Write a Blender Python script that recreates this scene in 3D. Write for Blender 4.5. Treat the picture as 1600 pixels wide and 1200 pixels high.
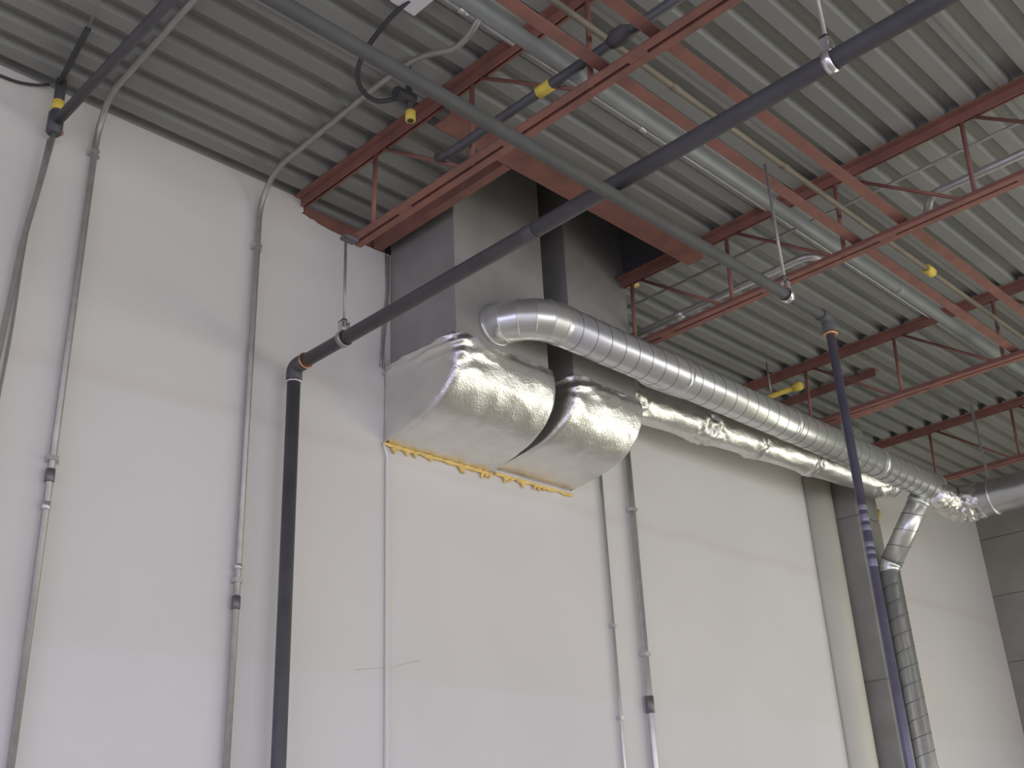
import bpy, bmesh, math, random
from mathutils import Vector, Matrix, noise

# ------------------------------------------------------------------ clear
for o in list(bpy.data.objects):
    bpy.data.objects.remove(o, do_unlink=True)
scene = bpy.context.scene
COL = scene.collection
random.seed(7)
PI = math.pi

# ------------------------------------------------------------------ camera
YAW, PITCH, ROLL, FPX = 0.80327, 0.42187, -0.04971, 1702.2
CAM = Vector((0.0, -3.8, 1.6))
fwd = Vector((math.sin(YAW)*math.cos(PITCH), math.cos(YAW)*math.cos(PITCH), math.sin(PITCH)))
rt = Vector((math.cos(YAW), -math.sin(YAW), 0.0))
up = rt.cross(fwd)
r2 = math.cos(ROLL)*rt + math.sin(ROLL)*up
u2 = -math.sin(ROLL)*rt + math.cos(ROLL)*up
cd = bpy.data.cameras.new('camera')
cam = bpy.data.objects.new('camera', cd)
COL.objects.link(cam)
cd.sensor_fit = 'HORIZONTAL'
cd.sensor_width = 36.0
cd.lens = FPX/1600*36.0
cd.clip_start = 0.05
cd.clip_end = 200
M = Matrix((r2, u2, -fwd)).transposed().to_4x4()
M.translation = CAM
cam.matrix_world = M
scene.camera = cam

# ------------------------------------------------------------------ world, daylight, exposure
w = bpy.data.worlds.new('world')
scene.world = w
w.use_nodes = True
bg = w.node_tree.nodes['Background']
bg.inputs[0].default_value = (0.80, 0.86, 1.0, 1)
bg.inputs[1].default_value = 1.0

def area(name, loc, target, sx, sy, watts, col, spread=180):
    l = bpy.data.lights.new(name, 'AREA')
    l.shape = 'RECTANGLE'
    l.size, l.size_y, l.energy, l.color = sx, sy, watts, col
    l.spread = math.radians(spread)
    o = bpy.data.objects.new(name, l)
    COL.objects.link(o)
    o.location = loc
    o.rotation_euler = (Vector(target)-Vector(loc)).to_track_quat('-Z', 'Y').to_euler()
    return o
# daylight entering through the open dock doors in the right hand wall and the front wall
area('daylight_side_door', (10.0, -6.9, 1.5), (0.0, -6.9, 1.6), 9.2, 2.8, 315, (1.0, 0.99, 0.80))
area('daylight_front_door', (1.4, -11.9, 1.75), (1.4, 0.0, -2.0), 13.6, 3.2, 640, (0.97, 0.935, 0.97))
area('daylight_left_windows', (-7.9, -6.05, 2.55), (0.0, -4.0, -3.5), 10.3, 3.8, 520, (0.68, 0.645, 1.0), 110)

vs = scene.view_settings
vs.view_transform = 'Standard'
vs.look = 'None'
vs.gamma = 1.0
vs.use_curve_mapping = False
vs.exposure = -0.55

# ------------------------------------------------------------------ materials
def mat(name, col, rough=0.6, metal=0.0, var=0.08, vscale=6.0, bump=0.0, bscale=40.0, bdist=0.01, spec=0.5, vcol=None, stretch=(1, 1, 1)):
    m = bpy.data.materials.new(name)
    m.use_nodes = True
    nt = m.node_tree
    b = nt.nodes['Principled BSDF']
    b.inputs['Roughness'].default_value = rough
    b.inputs['Metallic'].default_value = metal
    b.inputs['Specular IOR Level'].default_value = spec
    tc = nt.nodes.new('ShaderNodeTexCoord')
    mp = nt.nodes.new('ShaderNodeMapping')
    mp.inputs['Scale'].default_value = stretch
    nt.links.new(tc.outputs['Object'], mp.inputs['Vector'])
    n = nt.nodes.new('ShaderNodeTexNoise')
    n.inputs['Scale'].default_value = vscale
    n.inputs['Detail'].default_value = 5
    nt.links.new(mp.outputs['Vector'], n.inputs['Vector'])
    r = nt.nodes.new('ShaderNodeValToRGB')
    r.color_ramp.elements[0].position = 0.3
    r.color_ramp.elements[1].position = 0.7
    lo = vcol if vcol else tuple(c*(1-var) for c in col)
    hi = tuple(min(1, c*(1+var)) for c in col)
    r.color_ramp.elements[0].color = (*lo, 1)
    r.color_ramp.elements[1].color = (*hi, 1)
    nt.links.new(n.outputs['Fac'], r.inputs['Fac'])
    nt.links.new(r.outputs['Color'], b.inputs['Base Color'])
    if bump > 0:
        n2 = nt.nodes.new('ShaderNodeTexNoise')
        n2.inputs['Scale'].default_value = bscale
        n2.inputs['Detail'].default_value = 4
        nt.links.new(mp.outputs['Vector'], n2.inputs['Vector'])
        bp = nt.nodes.new('ShaderNodeBump')
        bp.inputs['Strength'].default_value = bump
        bp.inputs['Distance'].default_value = bdist
        nt.links.new(n2.outputs['Fac'], bp.inputs['Height'])
        nt.links.new(bp.outputs['Normal'], b.inputs['Normal'])
    return m

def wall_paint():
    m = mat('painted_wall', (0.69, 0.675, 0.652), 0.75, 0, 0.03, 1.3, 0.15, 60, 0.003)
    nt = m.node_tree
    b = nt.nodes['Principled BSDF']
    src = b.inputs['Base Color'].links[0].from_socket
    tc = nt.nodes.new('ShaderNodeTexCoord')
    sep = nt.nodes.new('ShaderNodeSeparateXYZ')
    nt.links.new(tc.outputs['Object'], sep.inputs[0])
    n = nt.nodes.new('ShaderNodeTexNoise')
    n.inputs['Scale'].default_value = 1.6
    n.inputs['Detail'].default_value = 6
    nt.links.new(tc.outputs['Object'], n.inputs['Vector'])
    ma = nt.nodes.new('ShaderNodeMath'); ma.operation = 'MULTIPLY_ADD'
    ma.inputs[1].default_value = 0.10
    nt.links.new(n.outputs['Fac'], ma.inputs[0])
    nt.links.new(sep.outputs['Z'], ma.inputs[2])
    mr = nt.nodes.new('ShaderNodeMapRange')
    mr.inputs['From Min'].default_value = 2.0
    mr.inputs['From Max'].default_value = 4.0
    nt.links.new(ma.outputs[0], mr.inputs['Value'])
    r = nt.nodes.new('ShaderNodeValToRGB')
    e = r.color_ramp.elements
    e[0].position = 0.0; e[0].color = (1.0, 1.0, 1.04, 1)  # lower wall tinted bluish, mostly lavender daylight painted into the colour
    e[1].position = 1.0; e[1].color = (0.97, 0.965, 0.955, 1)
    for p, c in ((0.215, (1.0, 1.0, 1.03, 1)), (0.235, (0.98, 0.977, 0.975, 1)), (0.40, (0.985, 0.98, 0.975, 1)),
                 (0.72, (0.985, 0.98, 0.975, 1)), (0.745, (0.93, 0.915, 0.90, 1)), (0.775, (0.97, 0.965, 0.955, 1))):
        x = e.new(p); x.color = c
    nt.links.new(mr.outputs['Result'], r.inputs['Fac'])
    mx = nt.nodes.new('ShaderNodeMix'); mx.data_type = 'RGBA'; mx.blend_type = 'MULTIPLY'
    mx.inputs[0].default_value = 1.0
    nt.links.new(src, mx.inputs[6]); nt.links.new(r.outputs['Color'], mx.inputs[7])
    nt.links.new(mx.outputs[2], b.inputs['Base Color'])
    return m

MT = {}
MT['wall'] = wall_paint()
MT['cream'] = mat('cream_paint', (0.58, 0.57, 0.485), 0.7, 0, 0.04, 3)
MT['concrete'] = mat('bare_concrete', (0.27, 0.265, 0.24), 0.85, 0, 0.12, 5, 0.3, 40, 0.006)
MT['block'] = mat('grey_block_wall', (0.285, 0.272, 0.235), 0.85, 0, 0.10, 4, 0.3, 40, 0.006)
MT['floor'] = mat('concrete_floor', (0.50, 0.46, 0.385), 0.55, 0, 0.08, 1.5)
MT['deck'] = mat('galvanised_deck', (0.255, 0.262, 0.245), 0.6, 0.0, 0.08, 3.0, 0.08, 30, 0.004, stretch=(0.3, 2, 1))
MT['curb'] = mat('dark_curb_steel', (0.10, 0.10, 0.10), 0.7, 0.0, 0.1, 4)
MT['red'] = mat('red_oxide_primer', (0.262, 0.116, 0.088), 0.65, 0, 0.14, 9, vcol=(0.205, 0.098, 0.078))
MT['galv'] = mat('galvanised_spiral_duct', (0.72, 0.735, 0.70), 0.30, 0.72, 0.06, 14, 0.05, 25, 0.004)
MT['galv_flat'] = mat('dull_sheet_metal', (0.34, 0.335, 0.315), 0.6, 0.25, 0.10, 5, 0.05, 12, 0.006)
MT['seam'] = mat('duct_seam', (0.15, 0.155, 0.15), 0.5, 0.5, 0.05)
MT['flex'] = mat('grey_wrapped_duct', (0.52, 0.53, 0.53), 0.34, 0.9, 0.08, 8, 0.25, 14, 0.012)
MT['black'] = mat('black_steel_pipe', (0.085, 0.085, 0.09), 0.5, 0.0, 0.15, 10)
MT['darkgrey'] = mat('grey_steel_pipe', (0.088, 0.090, 0.094), 0.7, 0.0, 0.12, 10)
MT['bluepipe'] = mat('blue_grey_steel_pipe', (0.15, 0.148, 0.188), 0.36, 0.35, 0.15, 12)
MT['emt'] = mat('zinc_conduit', (0.55, 0.55, 0.53), 0.38, 0.7, 0.08, 20)
MT['emt_dull'] = mat('dull_conduit', (0.37, 0.365, 0.335), 0.42, 0.55, 0.10, 20)
MT['greypipe'] = mat('pale_grey_pipe', (0.29, 0.315, 0.31), 0.5, 0.2, 0.08, 8)
MT['beige'] = mat('beige_pipe', (0.22, 0.195, 0.145), 0.55, 0.1, 0.12, 8)
MT['fitting'] = mat('dark_coupling', (0.16, 0.16, 0.16), 0.45, 0.5, 0.1, 20)
MT['chrome'] = mat('bright_zinc', (0.80, 0.80, 0.82), 0.25, 0.9, 0.04)
MT['yellow'] = mat('yellow_label', (0.78, 0.60, 0.10), 0.6, 0, 0.1, 20)
MT['foam'] = mat('yellow_foam', (0.80, 0.58, 0.20), 0.9, 0, 0.15, 25, 0.5, 60, 0.01)
MT['copper'] = mat('copper_band', (0.62, 0.33, 0.18), 0.35, 0.8, 0.08)
MT['palepipe'] = mat('pale_pipe_band', (0.22, 0.218, 0.275), 0.4, 0.3, 0.1, 30)
MT['whitebox'] = mat('white_box', (0.75, 0.75, 0.78), 0.5, 0, 0.03)
MT['cable'] = mat('black_cable', (0.05, 0.05, 0.05), 0.6, 0, 0.1)

def foil_mat():
    m = mat('foil_facing', (0.80, 0.79, 0.765), 0.38, 1.0, 0.06, 7)
    nt = m.node_tree
    b = nt.nodes['Principled BSDF']
    tc = nt.nodes.new('ShaderNodeTexCoord')
    v = nt.nodes.new('ShaderNodeTexVoronoi'); v.inputs['Scale'].default_value = 110
    nt.links.new(tc.outputs['Object'], v.inputs['Vector'])
    n = nt.nodes.new('ShaderNodeTexNoise'); n.inputs['Scale'].default_value = 38; n.inputs['Detail'].default_value = 5
    nt.links.new(tc.outputs['Object'], n.inputs['Vector'])
    ad = nt.nodes.new('ShaderNodeMath'); ad.operation = 'MULTIPLY_ADD'; ad.inputs[1].default_value = 0.35
    nt.links.new(v.outputs['Distance'], ad.inputs[0]); nt.links.new(n.outputs['Fac'], ad.inputs[2])
    bp = nt.nodes.new('ShaderNodeBump'); bp.inputs['Strength'].default_value = 0.30; bp.inputs['Distance'].default_value = 0.007
    nt.links.new(ad.outputs[0], bp.inputs['Height'])
    nt.links.new(bp.outputs['Normal'], b.inputs['Normal'])
    return m
MT['foil'] = foil_mat()

# ------------------------------------------------------------------ builders
def link(name, verts, faces, m, parent=None, smooth=False):
    me = bpy.data.meshes.new(name)
    me.from_pydata([tuple(v) for v in verts], [], faces)
    bm = bmesh.new(); bm.from_mesh(me)
    bmesh.ops.recalc_face_normals(bm, faces=bm.faces)
    bm.to_mesh(me); bm.free()
    if smooth:
        for p in me.polygons:
            p.use_smooth = True
    me.materials.append(MT[m])
    o = bpy.data.objects.new(name, me)
    COL.objects.link(o)
    if parent is not None:
        o.parent = parent
        o.matrix_parent_inverse = Matrix.Translation(-parent_loc(parent))
    return o

def parent_loc(p):
    l = Vector(p.location)
    if p.parent is not None:
        # parts are authored in world space; meshes sit at the world origin
        return Vector((0, 0, 0))
    return l

def thing(name, label, cat, loc=(0, 0, 0), group=None):
    o = bpy.data.objects.new(name, None)
    COL.objects.link(o)
    o.location = loc
    o.empty_display_size = 0.1
    o['label'] = label
    o['category'] = cat
    if group:
        o['group'] = group
    return o

def tag(o, label, cat, group=None):
    o['label'] = label
    o['category'] = cat
    if group:
        o['group'] = group
    return o

def box_data(a, b):
    x0, y0, z0 = a; x1, y1, z1 = b
    v = [(x0, y0, z0), (x1, y0, z0), (x1, y1, z0), (x0, y1, z0), (x0, y0, z1), (x1, y0, z1), (x1, y1, z1), (x0, y1, z1)]
    f = [(0, 3, 2, 1), (4, 5, 6, 7), (0, 1, 5, 4), (1, 2, 6, 5), (2, 3, 7, 6), (3, 0, 4, 7)]
    return v, f

def boxes(name, lst, m, parent=None):
    V, F = [], []
    for a, b in lst:
        v, f = box_data(a, b)
        k = len(V)
        V += v
        F += [tuple(i+k for i in q) for q in f]
    return link(name, V, F, m, parent)

def bevel(o, w=0.004, s=2):
    md = o.modifiers.new('bevel', 'BEVEL')
    md.width = w; md.segments = s; md.limit_method = 'ANGLE'
    return o

def prism(name, poly, axis, a, b, m, parent=None):
    """poly in the two remaining axes (in x,y,z order), extruded from a to b along axis"""
    def P(q, t):
        q = list(q); q.insert(axis, t); return tuple(q)
    n = len(poly)
    V = [P(q, a) for q in poly]+[P(q, b) for q in poly]
    F = [tuple(range(n)), tuple(range(2*n-1, n-1, -1))]+[(i, (i+1) % n, n+(i+1) % n, n+i) for i in range(n)]
    return link(name, V, F, m, parent)

def smooth_path(pts, rad, n=6):
    """round the corners of a polyline with fillets"""
    pts = [Vector(p) for p in pts]
    out = [pts[0]]
    for i in range(1, len(pts)-1):
        a, b, c = pts[i-1], pts[i], pts[i+1]
        r = min(rad, (a-b).length*0.49, (c-b).length*0.49)
        p0 = b+(a-b).normalized()*r
        p1 = b+(c-b).normalized()*r
        for k in range(n+1):
            t = k/n
            out.append((1-t)**2*p0+2*t*(1-t)*b+t*t*p1)
    out.append(pts[-1])
    return out

def frames(pts):
    T = []
    for i in range(len(pts)):
        a = pts[max(i-1, 0)]; b = pts[min(i+1, len(pts)-1)]
        T.append((b-a).normalized())
    ref = Vector((0, 0, 1)) if abs(T[0].z) < 0.9 else Vector((0, 1, 0))
    N = (ref-T[0]*ref.dot(T[0])).normalized()
    res = []
    for t in T:
        N = (N-t*N.dot(t)).normalized()
        res.append((t, N, t.cross(N)))
    return res

def tube_data(pts, rad, n=16, cap=True):
    pts = [Vector(p) for p in pts]
    fr = frames(pts)
    V, F = [], []
    for i, p in enumerate(pts):
        r = rad[i] if isinstance(rad, (list, tuple)) else rad
        for k in range(n):
            a = 2*PI*k/n
            V.append(p+fr[i][1]*math.cos(a)*r+fr[i][2]*math.sin(a)*r)
    for i in range(len(pts)-1):
        for k in range(n):
            F.append((i*n+k, i*n+(k+1) % n, (i+1)*n+(k+1) % n, (i+1)*n+k))
    if cap:
        F.append(tuple(range(n-1, -1, -1)))
        F.append(tuple(range((len(pts)-1)*n, len(pts)*n)))
    return V, F

def tube(name, pts, rad, m, parent=None, n=16, cap=True):
    V, F = tube_data(pts, rad, n, cap)
    o = link(name, V, F, m, parent, True)
    if cap:
        for p in o.data.polygons:
            if len(p.vertices) > 4:
                p.use_smooth = False
    return o

def ring(name, c, d, r, w, m, parent=None, t=0.004, n=20):
    """a band round a pipe: centre c, axis d, outer radius r, width w"""
    d = Vector(d).normalized(); c = Vector(c)
    return tube(name, [c-d*w/2, c-d*(w/2-0.0015), c+d*(w/2-0.0015), c+d*w/2], [r-t, r, r, r-t], m, parent, n)

def helix(name, a, b, r, pitch, wr, m, parent=None, phase=0.0):
    a = Vector(a); b = Vector(b)
    L = (b-a).length; t = (b-a)/L
    ref = Vector((0, 0, 1)) if abs(t.z) < 0.9 else Vector((0, 1, 0))
    N = (ref-t*ref.dot(t)).normalized(); B = t.cross(N)
    steps = max(8, int(L/pitch*26))
    pts = []
    for i in range(steps+1):
        s = L*i/steps
        ang = 2*PI*s/pitch+phase
        pts.append(a+t*s+(N*math.cos(ang)+B*math.sin(ang))*r)
    V, F = tube_data(pts, wr, 5, True)
    return link(name, V, F, m, parent, True)

def lerp(a, b, t):
    return a+(b-a)*t

# ================================================================== SETTING
ZD = 4.644                      # underside of the steel deck
XR = 10.06                      # right hand wall
def struct(o):
    o['kind'] = 'structure'
    return o

struct(boxes('floor', [((-8.0, -12.2, -0.15), (10.3, 0.2, 0.0))], 'floor'))
# back wall: with the broken notch beside the first joist
notch = [(2.515, ZD), (2.545, 4.625), (2.538, 4.60), (2.543, 4.578), (2.53, 4.566), (2.555, 4.562), (2.58, 4.553), (2.60, 4.556), (2.63, 4.545),
         (2.70, 4.537), (2.80, 4.534), (2.95, 4.538), (3.10, 4.542), (4.44, 4.545), (4.46, ZD)]
wall_poly = [(-8.0, 0.0), (10.06, 0.0), (10.06, ZD)]+list(reversed(notch))+[(-8.0, ZD)]
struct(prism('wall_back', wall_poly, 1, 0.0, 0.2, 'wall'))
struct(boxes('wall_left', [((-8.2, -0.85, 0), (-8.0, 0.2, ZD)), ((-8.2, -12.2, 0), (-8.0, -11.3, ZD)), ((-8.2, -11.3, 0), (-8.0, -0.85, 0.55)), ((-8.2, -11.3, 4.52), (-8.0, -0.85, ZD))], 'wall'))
# front wall, behind the camera, with its open dock door
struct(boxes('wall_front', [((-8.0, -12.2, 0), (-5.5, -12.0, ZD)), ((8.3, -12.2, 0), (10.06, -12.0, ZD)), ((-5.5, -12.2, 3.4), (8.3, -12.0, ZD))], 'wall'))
# right wall: concrete lifts with recessed joints, side door further along
wr = struct(boxes('wall_right', [((XR+0.02, -2.2, 0), (XR+0.22, 0.2, ZD)), ((XR+0.02, -12.2, 0), (XR+0.22, -11.6, ZD)), ((XR+0.02, -11.6, 2.95), (XR+0.22, -2.2, ZD))], 'block'))
zj = [0.0, 0.70, 1.31, 1.92, 2.53, 3.10, 3.685, 4.21, 4.64]
for i in range(len(zj)-1):
    bevel(boxes('concrete_lift', [((XR, -2.2, zj[i]+0.002), (XR+0.03, 0.0, zj[i+1]-0.002))], 'block', wr), 0.003)
# pilaster of stacked concrete sections
pil = struct(boxes('wall_pilaster', [((7.25, -0.225, 0), (7.57, 0.0, 4.60))], 'concrete'))
pil['label'] = 'bare grey concrete pilaster on the white wall beside the vertical spiral duct'
for a, b in ((0.0, 1.53), (1.53, 2.70), (2.70, 3.87), (3.87, 4.62)):
    bevel(boxes('concrete_section', [((7.24, -0.24, a+0.004), (7.58, 0.0, b-0.004))], 'concrete', pil), 0.005)

# steel deck in sheets
ceil_ = bpy.data.objects.new('ceiling', None)
COL.objects.link(ceil_)
ceil_['kind'] = 'structure'
PITCHR = 0.1445
OX0, OX1, OY = 2.985, 4.40, -1.06      # roof opening over the ducts
def deck_profile(c):
    # flute centre at c (raised), low flats either side
    return [(c+0.0722, 0.0), (c+0.040, 0.0), (c+0.026, 0.040), (c-0.026, 0.040), (c-0.040, 0.0)]
def deck_sheet(k0, k1, x0, x1):
    pr = []
    for k in range(k0, k1):
        pr += deck_profile(-0.024-PITCHR*k)
    pr.append((-0.024-PITCHR*(k1-1)-0.0722, 0.0))
    lip = (pr[-1][0]-0.004, -0.004)
    pr.append(lip)
    V, F = [], []
    n = len(pr)
    th = 0.0012
    for (y, z) in pr:
        V.append((x0, y, ZD+z)); V.append((x1, y, ZD+z))
    for i in range(n-1):
        F.append((2*i, 2*i+1, 2*i+3, 2*i+2))
    o = link('deck_sheet', V, F, 'deck', ceil_)
    md = o.modifiers.new('sheet', 'SOLIDIFY'); md.thickness = 0.0015; md.offset = 0
    return o
KO = 7    # number of flutes the opening takes
deck_sheet(-1, 7, -8.0, OX0)
deck_sheet(-1, 7, OX1, 10.3)
k = 7
while k < 84:
    k2 = min(k+6, 84)
    deck_sheet(k, k2, -8.0, 10.3)
    k = k2
# curb box above the opening
y0o = -0.024-PITCHR*6-0.0722
boxes('roof_curb', [((OX0-0.03, y0o-0.03, ZD), (OX0, 0.19, 5.3)), ((OX1, y0o-0.03, ZD), (OX1+0.03, 0.19, 5.3)), ((OX0, y0o-0.03, ZD), (OX1, y0o, 5.3)),
                    ((OX0, 0.16, ZD), (OX1, 0.19, 5.3)), ((OX0-0.03, y0o-0.03, 5.3), (OX1+0.03, 0.19, 5.33))], 'curb', ceil_)
boxes('roof_backing', [((-8.2, -12.2, ZD+0.08), (OX0-0.03, 0.2, ZD+0.16)), ((OX1+0.03, -12.2, ZD+0.08), (10.3, 0.2, ZD+0.16)),
                       ((OX0-0.03, -12.2, ZD+0.08), (OX1+0.03, y0o-0.03, ZD+0.16))], 'curb', ceil_)

# ================================================================== STEEL JOISTS
def angle(name, axis, a, b, corner, leg1, leg2, t, m, parent):
    """L section extruded along axis. corner=(u,v) in remaining axes; leg1 signed along u, leg2 signed along v"""
    u, v = corner
    s1 = math.copysign(t, leg1); s2 = math.copysign(t, leg2)
    poly = [(u, v), (u+leg1, v), (u+leg1, v+s2), (u+s1, v+s2), (u+s1, v+leg2), (u, v+leg2)]
    return prism(name, poly, axis, a, b, m, parent)

def joist(X, yend, label, y1=-0.006, yb=-0.41):
    t = thing('steel_joist', label, 'joist', (X, 0, 0), 'red open web roof joists')
    for s in (-1, 1):
        angle('top_chord', 1, yend, y1, (X+s*0.007, ZD-0.001), s*0.045, -0.048, 0.006, 'red', t)
    for s in (-1, 1):
        angle('bottom_chord', 1, yend, yb, (X+s*0.008, 4.196), s*0.034, 0.038, 0.006, 'red', t)
    y = -0.57; kk = 0
    while y > yend+0.7:
        tube('web_post', [(X, y, 4.60), (X, y+0.02, 4.205)], 0.011, 'red', t, 8)
        tube('web_diagonal', [(X, y-0.06, 4.595), (X, y-0.57, 4.222)], 0.009, 'red', t, 8)
        boxes('spacer', [((X-0.0085, y-0.24, 4.197), (X+0.0085, y-0.16, 4.206))], 'red', t)
        y -= 0.64
    return t
joist(2.535, -6.2, 'red steel joist nearest the wall pipes, crossing left of the rectangular duct risers')
joist(4.36, -6.2, 'red steel joist just right of the rectangular duct risers', -0.50, -0.53)
joist(6.20, -6.2, 'red steel joist above the middle of the horizontal spiral duct')
joist(8.03, -6.2, 'red steel joist farthest right, above the wye end of the ducts')

def bridging(y, z, x0, x1, label):
    t = thing('bridging_angle', label, 'steel angle', (x0, y, z), 'red bridging angles')
    angle('angle_leg', 0, x0, x1, (y, z), -0.050, 0.034, 0.005, 'red', t)
    return t
bridging(-1.88, 4.238, 1.2, 10.0, 'red steel bridging angle running beside the pale grey ceiling pipe')
bridging(-2.115, 4.238, 1.2, 10.0, 'red steel bridging angle farther from the wall, just above the dark hung pipe')

# frame round the roof opening
t = thing('roof_opening_frame', 'red steel angle frame round the roof opening where the rectangular ducts rise', 'steel frame', (3.0, -0.5, 4.5))
angle('header_angle', 0, 2.545, 4.35, (-1.06, 4.535), 0.10, 0.085, 0.007, 'red', t)
angle('side_angle', 1, -0.955, -0.012, (2.962, 4.535), 0.05, 0.10, 0.007, 'red', t)
# ledger on the wall notch
t = thing('ledger_angle', 'dark red ledger angle lying in the broken top of the wall', 'steel angle', (2.8, 0.08, 4.55))
prism('angle_leg', [(0.02, 4.546), (0.15, 4.546), (0.15, 4.552), (0.026, 4.552), (0.026, 4.63), (0.02, 4.63)], 0, 2.56, 3.06, 'red', t)
# loose short angles above the spiral duct
t = thing('stub_angle', 'short red steel angle ending in mid air above the spiral duct', 'steel angle', (6.65, -0.4, 4.6))
angle('angle_leg', 1, -0.86, -0.01, (6.62, ZD-0.001), 0.07, -0.06, 0.006, 'red', t)
# splice plate under the third joist
t = thing('reinforcing_angle', 'short dark red angle bolted along the bottom chord above the spiral duct', 'steel angle', (6.25, -0.7, 4.2))
angle('angle_leg', 1, -1.12, -0.43, (6.243, 4.196), 0.055, 0.04, 0.006, 'red', t)

# ================================================================== RECTANGULAR DUCT RISERS AND FOIL ELBOWS
def riser(x0, x1, y0, z0, z1, label, fl):
    t = thing('rectangular_duct', label, 'duct', ((x0+x1)/2, -0.25, z0), 'rectangular duct risers')
    o = boxes('duct_body', [((x0, y0, z0), (x1, -0.004, z1))], 'galv_flat', t)
    bevel(o, 0.004, 2)
    for zz in fl:
        bevel(boxes('joint_flange', [((x0-0.006, y0-0.006, zz), (x1+0.006, -0.004, zz+0.012))], 'galv_flat', t), 0.002)
    return t
riser(3.08, 3.705, -0.487, 3.868, 5.2, 'left rectangular sheet metal duct rising to the roof, spiral duct on its front', (3.87,))
riser(3.895, 4.405, -0.487, 3.898, 5.2, 'right rectangular sheet metal duct rising to the roof, behind the spiral duct', (3.90,))

PROF = [(-0.505, 0.0), (-0.522, -0.03), (-0.525, -0.07), (-0.518, -0.12), (-0.500, -0.175), (-0.468, -0.225), (-0.42, -0.272), (-0.35, -0.315),
        (-0.26, -0.345), (-0.16, -0.365), (-0.06, -0.378), (-0.004, -0.384)]
def prof(v):
    s = v*(len(PROF)-1)
    i = min(int(s), len(PROF)-2); f = s-i
    def cr(a, b, c, d, t):
        return 0.5*((2*b)+(-a+c)*t+(2*a-5*b+4*c-d)*t*t+(-a+3*b-3*c+d)*t**3)
    g = [PROF[max(0, min(len(PROF)-1, i+j))] for j in (-1, 0, 1, 2)]
    return cr(*[q[0] for q in g], f), cr(*[q[1] for q in g], f)

def foil_elbow(xl, xr, zt, label, seed, wr_amp):
    """xl, xr: (top, bottom) x of the left / right edge"""
    t = thing('foil_elbow', label, 'duct elbow', ((xl[0]+xr[0])/2, -0.25, zt-0.38), 'foil wrapped duct elbows')
    NV, NS, NF = 72, 22, 64
    ringn = 2*NS+NF+1
    V = []
    for iv in range(NV+1):
        v = iv/NV
        y, dz = prof(v)
        L = lerp(xl[0], xl[1], v**1.5); R = lerp(xr[0], xr[1], v**1.5)
        za = zt+lerp(0.0, -0.384, v)
        row = []
        for i in range(NS):
            s = i/NS
            row.append((Vector((L, lerp(-0.003, y, s), lerp(za, zt+dz, s**0.9))), Vector((-1, 0, 0)), min(1, (1-s)*4)))
        for i in range(NF+1):
            s = i/NF
            row.append((Vector((lerp(L, R, s), y, zt+dz)), None, 0))
        for i in range(NS-1, -1, -1):
            s = i/NS
            row.append((Vector((R, lerp(-0.003, y, s), lerp(za, zt+dz, s**0.9))), Vector((1, 0, 0)), 0))
        ya, da = prof(max(0, v-0.01)); yb, db = prof(min(1, v+0.01))
        tv = Vector((0, yb-ya, db-da)).normalized()
        nf = Vector((1, 0, 0)).cross(tv).normalized()
        if nf.y > 0.2 or (abs(nf.y) <= 0.2 and nf.z > 0):
            nf = -nf
        for j, (p, nn, _) in enumerate(row):
            N = nn if nn is not None else nf
            # round the two long edges
            e = abs(j-NS); e2 = abs(j-(NS+NF))
            ed = min(e, e2)
            q = p.copy()
            if ed < 4:
                c = Vector(((L+R)/2, -0.15, zt-0.12))
                q += (c-p).normalized()*0.016*(1-ed/4)**2
            # wrinkles
            P = Vector((p.x*4+seed, p.y*4, p.z*4))
            A = noise.noise(P*0.8)*0.007+noise.noise(P*2.6+Vector((9, 3, 1)))*0.0035
            crease = abs(noise.noise(Vector((p.x*5+p.z*6+seed, p.y*7, p.z*17-p.x*5))))
            edge_w = math.exp(-((p.x-L)/0.18)**2)*math.exp(-((v-0.12)/0.16)**2) if nn is None else (math.exp(-((v-0.05)/0.12)**2)*0.7)
            A += (0.5-crease)*0.034*wr_amp*edge_w
            A += (0.5-abs(noise.noise(Vector((p.x*9+seed, p.y*9, p.z*9)))))*0.006
            topw = math.exp(-(v/0.045)**2)
            A += topw*(0.010+0.012*noise.noise(Vector((p.x*16, p.y*16, seed))))
            if v > 0.97:
                A *= 0.3
            if p.y > -0.02 and nn is not None:
                A = 0
            q += N*A
            q.y = min(q.y, -0.003)
            V.append(q)
    n = ringn
    n = len(V)//(NV+1)
    F = []
    for iv in range(NV):
        for j in range(n-1):
            F.append((iv*n+j, iv*n+j+1, (iv+1)*n+j+1, (iv+1)*n+j))
    o = link('foil_wrap', V, F, 'foil', t, True)
    # top flap closing on to the duct
    VV = []; FF = []
    for iu in range(33):
        s = iu/32
        x = lerp(xl[0], xr[0], s)
        d = noise.noise(Vector((x*18, seed, 2)))*0.006
        VV += [(x, -0.515-d, zt-0.002+d), (x, -0.489, zt+0.016+d), (x, -0.486, zt+0.024+d*2)]
    for iu in range(32):
        for j in range(2):
            FF.append((iu*3+j, iu*3+j+1, (iu+1)*3+j+1, (iu+1)*3+j))
    link('tape_flap', VV, FF, 'foil', t, True)
    # side top flap
    VV = []; FF = []
    for iu in range(25):
        s = iu/24
        y = lerp(-0.515, -0.003, s)
        d = noise.noise(Vector((y*18, seed, 5)))*0.006
        VV += [(xl[0]-0.004, y, zt-0.004+d), (xl[0]+0.038, y, zt+0.02+d)]
    for iu in range(24):
        FF.append((iu*2, iu*2+1, iu*2+3, iu*2+2))
    link('tape_flap', VV, FF, 'foil', t, True)
    return t
foil_elbow((3.045, 3.04), (3.722, 3.742), 3.875, 'left foil wrapped duct elbow curving into the white wall', 1.7, 2.0)
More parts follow.
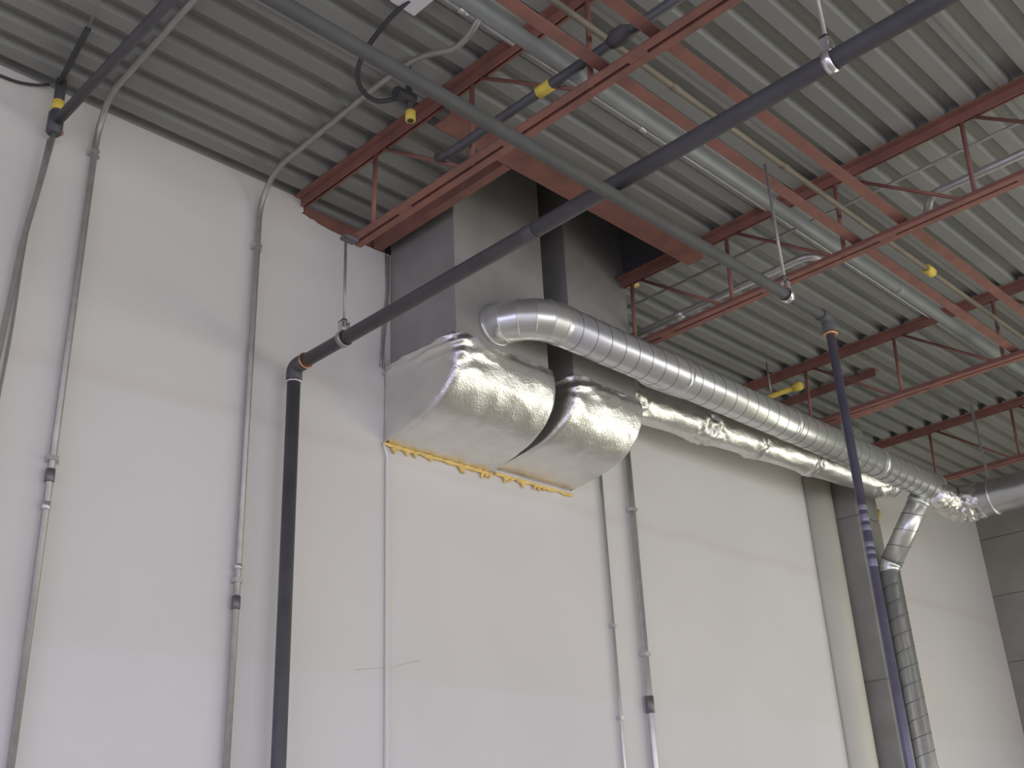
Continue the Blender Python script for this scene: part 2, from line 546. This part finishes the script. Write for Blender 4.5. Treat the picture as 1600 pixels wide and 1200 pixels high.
foil_elbow((3.862, 3.765), (4.425, 4.36), 3.905, 'right foil wrapped duct elbow curving into the white wall', 8.3, 1.1)

# yellow foam squeezed out along the bottom of the elbows
def foam(x0, x1, z, label, seed):
    t = thing('foam_bead', label, 'foam', ((x0+x1)/2, -0.01, z), 'yellow foam beads')
    rnd = random.Random(seed)
    pts = []; rad = []
    nseg = 60
    for i in range(nseg+1):
        s = i/nseg
        x = lerp(x0, x1, s)
        n1 = noise.noise(Vector((x*14, seed, 0))); n2 = noise.noise(Vector((x*45, seed, 4)))
        pts.append((x, -0.010-0.003*n2, z-0.003-0.005*n1))
        rad.append(max(0.004, 0.0095+0.006*n1+0.004*n2))
    tube('foam_strip', pts, rad, 'foam', t, 9)
    for i in range(int((x1-x0)/0.062)):
        x = lerp(x0+0.04, x1-0.01, rnd.random())
        L = rnd.uniform(0.018, 0.042)
        tube('foam_drip', [(x, -0.008, z), (x+rnd.uniform(-.012, .012), -0.014, z-L*0.5), (x+rnd.uniform(-.02, .02), -0.010, z-L)],
             [0.010, rnd.uniform(0.009, 0.013), 0.004], 'foam', t, 8)
    return t
foam(3.03, 3.735, 3.487, 'ragged yellow foam strip under the left foil elbow', 3)
foam(3.765, 4.365, 3.478+0.02, 'ragged yellow foam strip under the right foil elbow', 11)

# ================================================================== SPIRAL DUCT
R = 0.101
ax = Vector((3.335, -0.487, 4.02)); YS, ZS = -0.70, 4.02
t = thing('spiral_duct', 'long galvanised spiral duct with an elbow from the left riser running along the wall', 'duct', (3.6, -0.7, 4.0))
el = smooth_path([(3.335, -0.470, 4.02), (3.335, YS, ZS), (3.60, YS, ZS)], 0.225, 24)
# elbow gores: five straight mitred pieces
arc = [Vector((3.335, -0.475, ZS))]
cx, cy, RB = 3.335+0.215, -0.487, 0.213
NG = 5
arc = [Vector((3.335, -0.465, ZS))]
for i in range(NG+1):
    a = PI/2*i/NG
    arc.append(Vector((cx-RB*math.cos(a), cy-RB*math.sin(a), ZS)))
arc.append(Vector((cx+0.03, cy-RB, ZS)))
YS = cy-RB
for i in range(len(arc)-1):
    a, b = arc[i], arc[i+1]
    d = (b-a).normalized()
    # mitred gore: intersect the cylinder with the bisecting planes
    def pl(i_):
        if i_ == 0 or i_ == len(arc)-1:
            return d
        d0 = (arc[i_]-arc[i_-1]).normalized(); d1 = (arc[i_+1]-arc[i_]).normalized()
        return (d0+d1).normalized()
    N = Vector((0, 0, 1)); B = d.cross(N)
    n = 40
    V = []
    for (pt, nn) in ((a, pl(i)), (b, pl(i+1))):
        for k in range(n):
            an = 2*PI*k/n
            p = pt+(N*math.cos(an)+B*math.sin(an))*R
            p = p+d*((pt-p).dot(nn)/d.dot(nn))
            V.append(p)
    F = [(k, (k+1) % n, n+(k+1) % n, n+k) for k in range(n)]
    g = link('elbow_gore', V, F, 'galv', t, True)
    # standing seam at the end of each gore
    nn = pl(i+1)
    pts = []
    for k in range(n+1):
        an = 2*PI*k/n
        p = b+(N*math.cos(an)+B*math.sin(an))*(R+0.001)
        p = p+d*((b-p).dot(nn)/d.dot(nn))
        pts.append(p)
    Vt, Ft = tube_data(pts, 0.0028, 6, False)
    link('standing_seam', Vt, Ft, 'galv', t, True)
ring('collar', (3.335, -0.495, ZS), (0, 1, 0), R+0.006, 0.02, 'galv', t)
XE = 7.56
tube('duct_run', [(cx+0.02, YS, ZS), (XE, YS, ZS)], R, 'galv', t, 48)
helix('spiral_seam', (cx+0.05, YS, ZS), (XE, YS, ZS), R, 0.108, 0.0024, 'seam', t)
for x in (4.52, 5.62, 6.72):
    ring('slip_collar', (x, YS, ZS), (1, 0, 0), R+0.003, 0.03, 'galv', t, 0.003, 48)
tube('end_cap', [(XE-0.002, YS, ZS), (XE+0.012, YS, ZS)], R+0.004, 'galv', t, 40)

# lower foil wrapped run along the wall
def wrapped(name, label, pts, rad, wr, seedv, crump=()):
    t = thing(name, label, 'duct', pts[0], None)
    P = [Vector(p) for p in pts]
    segs = []
    NL = 260
    tot = sum((P[i+1]-P[i]).length for i in range(len(P)-1))
    line = []
    for i in range(NL+1):
        s = tot*i/NL
        k = 0
        while k < len(P)-2 and s > (P[k+1]-P[k]).length:
            s -= (P[k+1]-P[k]).length; k += 1
        line.append(P[k]+(P[k+1]-P[k]).normalized()*s)
    fr = frames(line)
    n = 44
    V = []
    for i, p in enumerate(line):
        f = i/NL
        r0 = lerp(rad[0], rad[1], f)
        for kx in range(n):
            a = 2*PI*kx/n
            d = fr[i][1]*math.cos(a)+fr[i][2]*math.sin(a)
            q = Vector((f*tot*3.2, math.cos(a)*1.4, math.sin(a)*1.4+seedv))
            A = noise.noise(q)*0.005+noise.noise(q*2.7)*0.004
            for (cpos, cw, ca) in crump:
                wgt = math.exp(-((f*tot-cpos)/cw)**2)
                A += wgt*ca*(0.45-abs(noise.noise(Vector((f*tot*16, math.cos(a)*3.2, math.sin(a)*3.2+seedv)))))
            V.append(p+d*(r0+A*wr))
    F = []
    for i in range(NL):
        for kx in range(n):
            F.append((i*n+kx, i*n+(kx+1) % n, (i+1)*n+(kx+1) % n, (i+1)*n+kx))
    F.append(tuple(range(n-1, -1, -1))); F.append(tuple(range(NL*n, (NL+1)*n)))
    link('foil_jacket', V, F, 'foil', t, True)
    return t, line, fr, tot
t, line, fr, tot = wrapped('foil_wrapped_duct', 'crinkled foil wrapped duct running below the spiral duct towards the pilaster',
        [(4.41, -0.25, 4.055), (5.6, -0.345, 4.05), (7.33, -0.485, 4.045)], (0.108, 0.10), 1.0, 2.0,
        crump=((0.12, 0.13, 0.085), (0.85, 0.12, 0.05), (1.35, 0.05, 0.045), (1.95, 0.05, 0.045), (2.75, 0.09, 0.06)))
for s in (1.33, 1.93):
    i = int(s/tot*260)
    ring('tape_band', line[i], fr[i][0], 0.112, 0.05, 'foil', t, 0.006, 40)

# branch: tilted spiral piece and vertical spiral drop
t = thing('spiral_drop', 'galvanised spiral branch dropping down beside the concrete pilaster', 'duct', (7.42, -0.32, 0))
A0 = Vector((7.48, -0.67, 4.0)); A1 = Vector((7.42, -0.322, 3.49)); A2 = Vector((7.42, -0.322, 0.0))
d1 = (A1-A0).normalized()
tube('tilted_piece', [A0, A1-d1*0.035], 0.077, 'galv', t, 40)
ring('branch_collar', A0+d1*0.10, d1, 0.083, 0.025, 'galv', t, 0.004, 40)
helix('spiral_seam', A0+d1*0.12, A1-d1*0.05, 0.077, 0.125, 0.0026, 'seam', t)
el = smooth_path([A1-d1*0.045, A1, A1+Vector((0, 0, -0.045))], 0.04, 8)
tube('angle_elbow', el, [lerp(0.077, 0.069, k/(len(el)-1)) for k in range(len(el))], 'galv', t, 40)
ring('elbow_seam', A1-d1*0.04, d1, 0.080, 0.007, 'seam', t, 0.003, 40)
ring('elbow_seam', A1-Vector((0, 0, 0.04)), (0, 0, 1), 0.072, 0.007, 'seam', t, 0.003, 40)
tube('drop_pipe', [A1-Vector((0, 0, 0.03)), A2], 0.068, 'galv', t, 48)
helix('spiral_seam', A1-Vector((0, 0, 0.06)), A2, 0.068, 0.115, 0.0026, 'seam', t)

# foil taped elbow from the end of the spiral duct to the big grey duct
t2, l2, f2, tt2 = wrapped('foil_taped_elbow', 'crumpled foil taped elbow at the far end of the spiral duct',
        smooth_path([(7.50, -0.72, 3.97), (7.79, -0.74, 3.91), (7.81, -0.93, 3.915)], 0.13, 8), (0.088, 0.125), 1.0, 5.0,
        crump=((0.12, 0.08, 0.04), (0.34, 0.10, 0.055)))
t = thing('wrapped_main_duct', 'large dull grey wrapped duct leaving the foil taped elbow at the right edge', 'duct', (7.8, -1.2, 3.9))
pts = [(7.81, -0.90-0.05*i, 3.915) for i in range(60)]
tube('duct_jacket', pts, [0.123+0.006*noise.noise(Vector((i*0.7, 0, 0))) for i in range(60)], 'flex', t, 40)
ring('tape_band', (7.81, -1.02, 3.915), (0, 1, 0), 0.133, 0.012, 'foil', t, 0.004, 40)

# strap hanging the grey duct
t = thing('hanger_strap', 'thin pale metal strap holding up the grey wrapped duct', 'strap', (7.81, -1.02, 4.05))
boxes('strap_leg', [((7.795, -1.025, 4.04), (7.80, -1.005, ZD-0.002))], 'emt_dull', t)

# ================================================================== BLACK DRAIN PIPE
XP, YP, ZP, RP = 2.465, -0.09, 3.687, 0.0295
t = thing('black_drain_pipe', 'thick black pipe climbing the white wall then running out over the room', 'pipe', (XP, YP, 0))
tube('riser_pipe', [(XP, YP, 0.0), (XP, YP, ZP-0.065)], RP, 'black', t, 28)
tube('elbow', smooth_path([(XP, YP, ZP-0.075), (XP, YP, ZP), (XP, YP-0.085, ZP)], 0.065, 8), RP+0.006, 'black', t, 28)
tube('horizontal_pipe', [(XP, YP-0.075, ZP), (XP, -7.5, ZP)], RP, 'black', t, 28)
ring('elbow_bead', (XP, YP, ZP-0.075), (0, 0, 1), RP+0.008, 0.008, 'chrome', t, 0.003, 28)
ring('elbow_bead', (XP, YP-0.085, ZP), (0, 1, 0), RP+0.008, 0.008, 'copper', t, 0.003, 28)
ring('pipe_coupling', (XP, -1.55, ZP), (0, 1, 0), RP+0.0025, 0.05, 'black', t, 0.002, 28)

def hanger(x, y, zc, r, ztop, label, bright=True, axis=1):
    t = thing('pipe_hanger', label, 'hanger', (x, y, zc), 'pipe hangers')
    n = 24
    pts = []
    for k in range(n+1):
        a = PI*0.5+2*PI*k/n
        q = (math.cos(a)*(r+0.004), math.sin(a)*(r+0.004))
        pts.append((x+q[0], y, zc+q[1]) if axis == 1 else (x, y+q[0], zc+q[1]))
    V, F = [], []
    for i, p in enumerate(pts):
        c = Vector((x, y, zc)); dd = (Vector(p)-c).normalized()
        off = Vector((0, 0.014, 0)) if axis == 1 else Vector((0.014, 0, 0))
        for o_, s in ((off, 0), (off, 0.003), (-off, 0.003), (-off, 0)):
            V.append(Vector(p)+o_+dd*s)
    for i in range(n):
        for j in range(4):
            F.append((i*4+j, i*4+(j+1) % 4, (i+1)*4+(j+1) % 4, (i+1)*4+j))
    link('clevis_band', V, F, 'chrome' if bright else 'emt_dull', t, True)
    d = 0.012
    if axis == 1:
        boxes('clevis_yoke', [((x-0.022, y-0.012, zc+r), (x-0.018, y+0.012, zc+r+0.05)), ((x+0.018, y-0.012, zc+r), (x+0.022, y+0.012, zc+r+0.05)),
                              ((x-0.022, y-0.012, zc+r+0.046), (x+0.022, y+0.012, zc+r+0.05))], 'emt', t)
    else:
        boxes('clevis_yoke', [((x-0.012, y-0.016, zc+r), (x+0.012, y-0.012, zc+r+0.04)), ((x-0.012, y+0.012, zc+r), (x+0.012, y+0.016, zc+r+0.04)),
                              ((x-0.012, y-0.016, zc+r+0.036), (x+0.012, y+0.016, zc+r+0.04))], 'emt', t)
    tube('threaded_rod', [(x, y, zc+r+0.03), (x, y, ztop)], 0.0065, 'emt_dull', t, 8)
    tube('nut', [(x, y, zc+r+0.05), (x, y, zc+r+0.062)], 0.014, 'fitting', t, 6)
    return t
hanger(XP, -0.45, ZP, RP, 4.19, 'steel pipe hanger on the black pipe close to the white wall', False)
hanger(XP, -2.757, ZP, RP, ZD, 'bright steel pipe hanger on the black pipe near the top of the photo', True)
# small clamp joining the wall hanger to the joist
t = thing('beam_clamp', 'small grey beam clamp gripping the end of the first joist', 'clamp', (2.47, -0.44, 4.19))
bevel(boxes('clamp_body', [((2.45, -0.475, 4.178), (2.52, -0.425, 4.196))], 'fitting', t), 0.004)

# ================================================================== HUNG BRANCH PIPE WITH ITS DROP
XB, YB, ZB, RB2 = 3.815, -1.95, 3.634, 0.0225
t = thing('branch_pipe', 'dark grey hung pipe crossing under the black pipe and dropping as a bluish vertical pipe', 'pipe', (XB, YB, 0))
tube('hung_run', [(-5.0, YB, ZB), (XB-0.05, YB, ZB)], RB2, 'darkgrey', t, 20)
tube('elbow', smooth_path([(XB-0.06, YB, ZB), (XB, YB, ZB), (XB, YB, ZB-0.07)], 0.05, 6), RB2+0.004, 'darkgrey', t, 20)
ring('copper_band', (XB, YB, ZB-0.072), (0, 0, 1), RB2+0.007, 0.014, 'copper', t, 0.003)
tube('vertical_drop', [(XB, YB, ZB-0.065), (XB, YB, 0.0)], 0.0178, 'bluepipe', t, 24)
for zz, hh in ((2.815, 0.022), (2.775, 0.03), (2.735, 0.022), (2.67, 0.02), (2.64, 0.016), (2.60, 0.03)):  # slightly paler bands round the vertical pipe
    ring('pipe_band', (XB, YB, zz), (0, 0, 1), 0.0182, hh, 'palepipe', t, 0.0004, 24)
hanger(3.507, YB, ZB, RB2, 4.26, 'small bright hanger with a slanting light rod on the dark hung pipe', True, 0)

# ================================================================== PIPES UNDER THE DECK
def straight(name, label, cat, a, b, r, m, group=None, n=14, rings=()):
    t = thing(name, label, cat, a, group)
    tube('pipe_run', [a, b], r, m, t, n)
    for (c, rr, wd, mm, nm) in rings:
        d = Vector(b)-Vector(a)
        ring(nm, c, d, rr, wd, mm, t, 0.003, n)
    return t
straight('grey_pipe', 'pale grey pipe under the roof deck beside the first red bridging angle', 'pipe', (-5, -1.705, 4.38), (10.0, -1.715, 4.38), 0.031, 'greypipe',
         None, 18, [((x, -1.71, 4.38), 0.035, 0.07, 'greypipe', 'coupling') for x in (2.62, 5.2)])
straight('thin_conduit', 'thin pale conduit tucked up in the deck beside the pale grey pipe', 'conduit', (1.9, -1.468, 4.633), (10.0, -1.468, 4.633), 0.0085, 'emt_dull',
         None, 10, [((x, -1.468, 4.633), 0.013, 0.05, 'emt', 'coupling') for x in (2.25, 3.35)])
straight('beige_gas_pipe', 'beige gas pipe with a yellow label between the two red bridging angles', 'pipe', (-5, -1.90, 4.40), (10.0, -1.90, 4.40), 0.0135, 'beige',
         None, 14, [((5.18, -1.90, 4.40), 0.026, 0.07, 'yellow', 'yellow_label'), ((2.98, -1.90, 4.40), 0.017, 0.05, 'beige', 'coupling'), ((3.78, -1.90, 4.40), 0.017, 0.05, 'beige', 'coupling')])
t = thing('joist_conduit', 'galvanised conduit running just above the second joist bottom chord and turning along the wall direction', 'conduit', (4.45, -1, 4.34))
tube('conduit_run', smooth_path([(4.45, -0.03, 4.325), (4.45, -1.62, 4.345), (4.62, -1.625, 4.345)], 0.09, 6), 0.020, 'emt', t, 14)
ring('coupling', (4.45, -0.80, 4.335), (0, 1, 0), 0.024, 0.05, 'emt', t)
t = thing('joist_conduit', 'galvanised conduit above the second joist near the right edge of the photo', 'conduit', (4.45, -2.5, 4.37))
tube('conduit_run', smooth_path([(4.60, -2.16, 4.37), (4.45, -2.25, 4.37), (4.45, -6.0, 4.37)], 0.05, 6), 0.020, 'emt', t, 14)
straight('thin_conduit', 'thin conduit high between the chords of the second joist', 'conduit', (4.45, -0.03, 4.52), (4.45, -6.0, 4.525), 0.008, 'emt', None, 10)

# gas pipe along the first joist with its yellow label
t = thing('black_gas_pipe', 'dark gas pipe with a yellow label lying along the first red joist', 'pipe', (2.497, -1.6, 4.29))
tube('pipe_run', smooth_path([(2.505, -1.02, 4.32), (2.497, -1.10, 4.293), (2.497, -2.33, 4.293)], 0.06, 6), 0.0195, 'black', t, 16)
ring('yellow_label', (2.497, -1.64, 4.293), (0, 1, 0), 0.0235, 0.07, 'yellow', t, 0.002, 16)
tube('valve_body', [(2.497, -1.96, 4.293), (2.497, -1.99, 4.30), (2.497, -2.03, 4.30), (2.497, -2.06, 4.293)], [0.021, 0.034, 0.034, 0.021], 'black', t, 14)

# hanging flexible cable with junction box
bx = tag(bevel(boxes('junction_box', [((1.965, -1.50, 4.572), (2.085, -1.37, 4.646))], 'whitebox'), 0.006), 'white junction box fixed to the deck at the top edge of the photo', 'junction box')
t = thing('looped_cable', 'black cable looping down from the white box to a fitting with a yellow tag', 'cable', (2.1, -1.1, 4.5))
lp = [(2.02, -1.42, 4.58), (2.01, -1.32, 4.56), (2.005, -1.18, 4.50), (2.02, -1.10, 4.45), (2.09, -1.03, 4.44), (2.20, -1.00, 4.45), (2.255, -1.08, 4.46), (2.275, -1.10, 4.47)]
tube('cable_loop', smooth_path(lp, 0.06, 4), 0.010, 'cable', t, 10)
tube('gland', [(2.225, -1.09, 4.465), (2.315, -1.09, 4.475)], 0.026, 'cable', t, 14)
tube('nipple', [(2.29, -1.09, 4.64), (2.30, -1.09, 4.36)], 0.013, 'cable', t, 12)
ring('yellow_tag', (2.30, -1.09, 4.385), (0, 0, 1), 0.021, 0.045, 'yellow', t, 0.002, 14)

# yellow bits above the ducts
t = thing('yellow_stub_pipe', 'short yellow pipe stub above the spiral duct, right of the second joist', 'pipe', (5.97, -0.5, 4.4))
tube('pipe_stub', [(5.965, -0.10, 4.40), (5.97, -0.60, 4.40)], 0.016, 'yellow', t, 12)
tube('pipe_cap', [(5.97, -0.585, 4.40), (5.97, -0.60, 4.40), (5.97, -0.64, 4.40), (5.97, -0.65, 4.40)], [0.02, 0.03, 0.03, 0.018], 'yellow', t, 14)
tube('support_leg', [(5.967, -0.42, 4.40), (5.967, -0.42, ZD)], 0.006, 'emt_dull', t, 8)
def lump(name, label, c, r, seed):
    bm = bmesh.new()
    bmesh.ops.create_icosphere(bm, subdivisions=3, radius=r)
    for v in bm.verts:
        v.co *= 1+0.45*noise.noise(v.co*(1.4/r)+Vector((seed, 0, 0)))
        v.co += Vector(c)
    me = bpy.data.meshes.new(name); bm.to_mesh(me); bm.free()
    for p in me.polygons:
        p.use_smooth = True
    me.materials.append(MT['foam'])
    o = bpy.data.objects.new(name, me); COL.objects.link(o)
    return tag(o, label, 'foam', 'yellow foam lumps')
lump('foam_lump', 'small yellow foam lump by the top right corner of the right rectangular riser', (4.435, -0.52, 4.655), 0.036, 1)
lump('foam_lump', 'small orange foam lump on the wall between the pilaster and the tilted spiral piece', (7.98, -0.02, 4.06), 0.05, 4)

# ================================================================== WALL CONDUITS
def strap(parent, x, y, z, r):
    boxes('conduit_strap', [((x-r-0.004, y-r-0.004, z-0.009), (x+r+0.004, -0.001, z+0.009)), ((x+r, -0.004, z-0.009), (x+r+0.022, -0.001, z+0.009))], 'emt', parent)
    tube('strap_screw', [(x+r+0.014, -0.002, z), (x+r+0.014, -0.011, z)], 0.006, 'emt', parent, 8)
# left conduit
def wall_conduit(label, pts, r, m, x, y, straps, coups, rad=0.09):
    t = thing('wall_conduit', label, 'conduit', (x, y, 0), 'wall conduits')
    tube('conduit_run', smooth_path(pts, rad, 7), r, m, t, 14)
    for z in straps:
        strap(t, x, y, z, r)
    for z, wd, mm in coups:
        ring('coupling', (x, y, z), (0, 0, 1), r+0.004, wd, mm, t, 0.002, 14)
    return t
wall_conduit('metal conduit bending from the wall to the deck near the left edge', [(1.485, -0.027, 0.0), (1.49, -0.027, 4.50), (1.475, -0.14, 4.625), (1.455, -0.90, 4.625), (1.44, -5.0, 4.625)],
             0.0135, 'emt_dull', 1.487, -0.027, (4.40, 3.05), ((2.985, 0.05, 'fitting'), (2.87, 0.03, 'emt')))
wall_conduit('metal conduit bending from the wall to the deck left of the thick black pipe', [(2.277, -0.027, 0.0), (2.282, -0.027, 4.50), (2.28, -0.15, 4.625), (2.265, -0.95, 4.625), (2.262, -1.20, 4.60), (2.30, -1.36, 4.55), (2.30, -1.44, 4.56), (2.285, -1.56, 4.62)],
             0.0135, 'emt_dull', 2.279, -0.027, (4.262, 2.715), ((2.77, 0.02, 'emt'), (2.625, 0.055, 'fitting')))
wall_conduit('thin metal conduit coming down behind the right foil elbow', [(4.612, -0.02, 0.0), (4.612, -0.02, 4.3)], 0.0095, 'emt', 4.612, -0.02, (2.80, 2.318), ())
wall_conduit('thicker metal conduit on the wall right of the foil elbows', [(4.835, -0.032, 0.0), (4.872, -0.032, 4.4)], 0.0185, 'emt', 4.86, -0.032, (3.502,), ())
# coupling of that conduit sits lower on its slight lean
lastc = [o for o in COL.objects if o.name.startswith('wall_conduit')][-1]
ring('coupling', (4.855, -0.032, 2.40), (0, 0, 1), 0.024, 0.09, 'fitting', lastc, 0.002, 14)
strap(lastc, 4.857, -0.032, 2.67, 0.0185)

# white surface raceway under the left elbow and above it
t = thing('wall_raceway', 'slim white painted raceway running down the wall under the left foil elbow', 'raceway', (3.055, -0.01, 0))
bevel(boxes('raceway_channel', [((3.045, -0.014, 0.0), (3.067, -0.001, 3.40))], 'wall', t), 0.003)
tube('cable_tail', smooth_path([(3.056, -0.008, 3.39), (3.05, -0.012, 3.43), (3.03, -0.012, 3.485)], 0.02, 4), 0.006, 'whitebox', t, 8)
t = thing('thin_cable', 'thin grey cable pair hanging down the wall edge beside the left riser', 'cable', (3.05, -0.012, 3.9))
for dx in (0.0, 0.018):
    tube('cable_strand', smooth_path([(3.062-dx, -0.010, 4.53), (3.062-dx*0.6, -0.012, 4.30), (3.045-dx, -0.014, 4.15), (3.03-dx*0.6, -0.012, 3.98), (3.03-dx, -0.012, 3.88)], 0.06, 4), 0.004, 'emt_dull', t, 8)

# ---- top left gas pipe and cables
XG = 1.30
t = thing('corner_gas_pipe', 'dark gas pipe with a yellow label leaving the wall at the top left corner', 'pipe', (XG, -0.07, 4.4))
tube('pipe_run', [(XG, -0.075, 4.425), (XG, -1.25, 4.425), (XG, -1.45, 4.52), (XG, -6.0, 4.52)], 0.021, 'black', t, 16)
tube('tee_body', [(XG, -0.075, 4.37), (XG, -0.075, 4.38), (XG, -0.075, 4.47), (XG, -0.075, 4.48)], [0.022, 0.031, 0.031, 0.022], 'black', t, 16)
tube('upper_nipple', [(XG, -0.075, 4.46), (XG, -0.075, 4.64)], 0.021, 'black', t, 14)
ring('yellow_label', (XG, -0.075, 4.51), (0, 0, 1), 0.025, 0.045, 'yellow', t, 0.002, 14)
tube('copper_plug', [(XG+0.015, -0.075, 4.39), (XG+0.034, -0.085, 4.385)], 0.008, 'copper', t, 10)
tube('lower_pipe', [(XG, -0.075, 4.38), (XG-0.012, -0.06, 4.2), (XG-0.04, -0.04, 3.87), (XG-0.065, -0.04, 3.3), (XG-0.07, -0.04, 0.0)], 0.012, 'emt_dull', t, 12)
t = thing('wall_cable', 'thin grey cable hanging beside the pipe at the left edge of the wall', 'cable', (1.28, -0.02, 0))
tube('cable_strand', smooth_path([(1.30, -0.03, 4.37), (1.285, -0.02, 4.1), (1.278, -0.012, 3.86), (1.282, -0.012, 3.5), (1.272, -0.012, 3.2), (1.27, -0.012, 0.0)], 0.1, 4), 0.006, 'emt_dull', t, 8)
t = thing('eaves_cable', 'thin dark cable drooping along the top of the wall at the left edge', 'cable', (1.1, -0.01, 4.6))
tube('cable_strand', smooth_path([(0.6, -0.012, 4.62), (1.0, -0.012, 4.582), (1.15, -0.012, 4.588), (1.22, -0.012, 4.612), (1.27, -0.03, 4.63)], 0.08, 5), 0.006, 'cable', t, 8)
t = thing('slanting_cable', 'dark cable slanting away across the deck at the top left', 'cable', (1.25, -0.3, 4.6))
tube('cable_sleeve', smooth_path([(1.29, -0.09, 4.615), (1.265, -0.25, 4.62), (1.235, -0.45, 4.62)], 0.08, 4), 0.012, 'cable', t, 10)
tube('cable_end', [(1.235, -0.45, 4.62), (1.19, -0.66, 4.62), (1.0, -1.4, 4.62)], 0.005, 'emt_dull', t, 8)

# painted round pipe in the corner by the pilaster
t = thing('painted_downpipe', 'cream painted round downpipe in the corner left of the concrete pilaster', 'pipe', (7.14, -0.06, 0))
arcp = [(7.095+0.14*math.cos(PI*k/16), -0.001-0.12*math.sin(PI*k/16)) for k in range(17)]
o = prism('downpipe', arcp, 2, 0.0, 4.62, 'cream', t)
for p in o.data.polygons:
    p.use_smooth = len(p.vertices) == 4 and abs(p.normal.y+1) > 1e-3 or p.normal.y < -0.05

# hairline crack in the plaster
tube('hairline_crack', [(2.885, -0.0005, 2.420), (2.96, -0.0005, 2.432), (3.05, -0.0005, 2.443), (3.10, -0.0005, 2.450), (3.155, -0.0005, 2.47), (3.25, -0.0005, 2.492)], 0.0007, 'emt_dull', bpy.data.objects['wall_back'], 5)
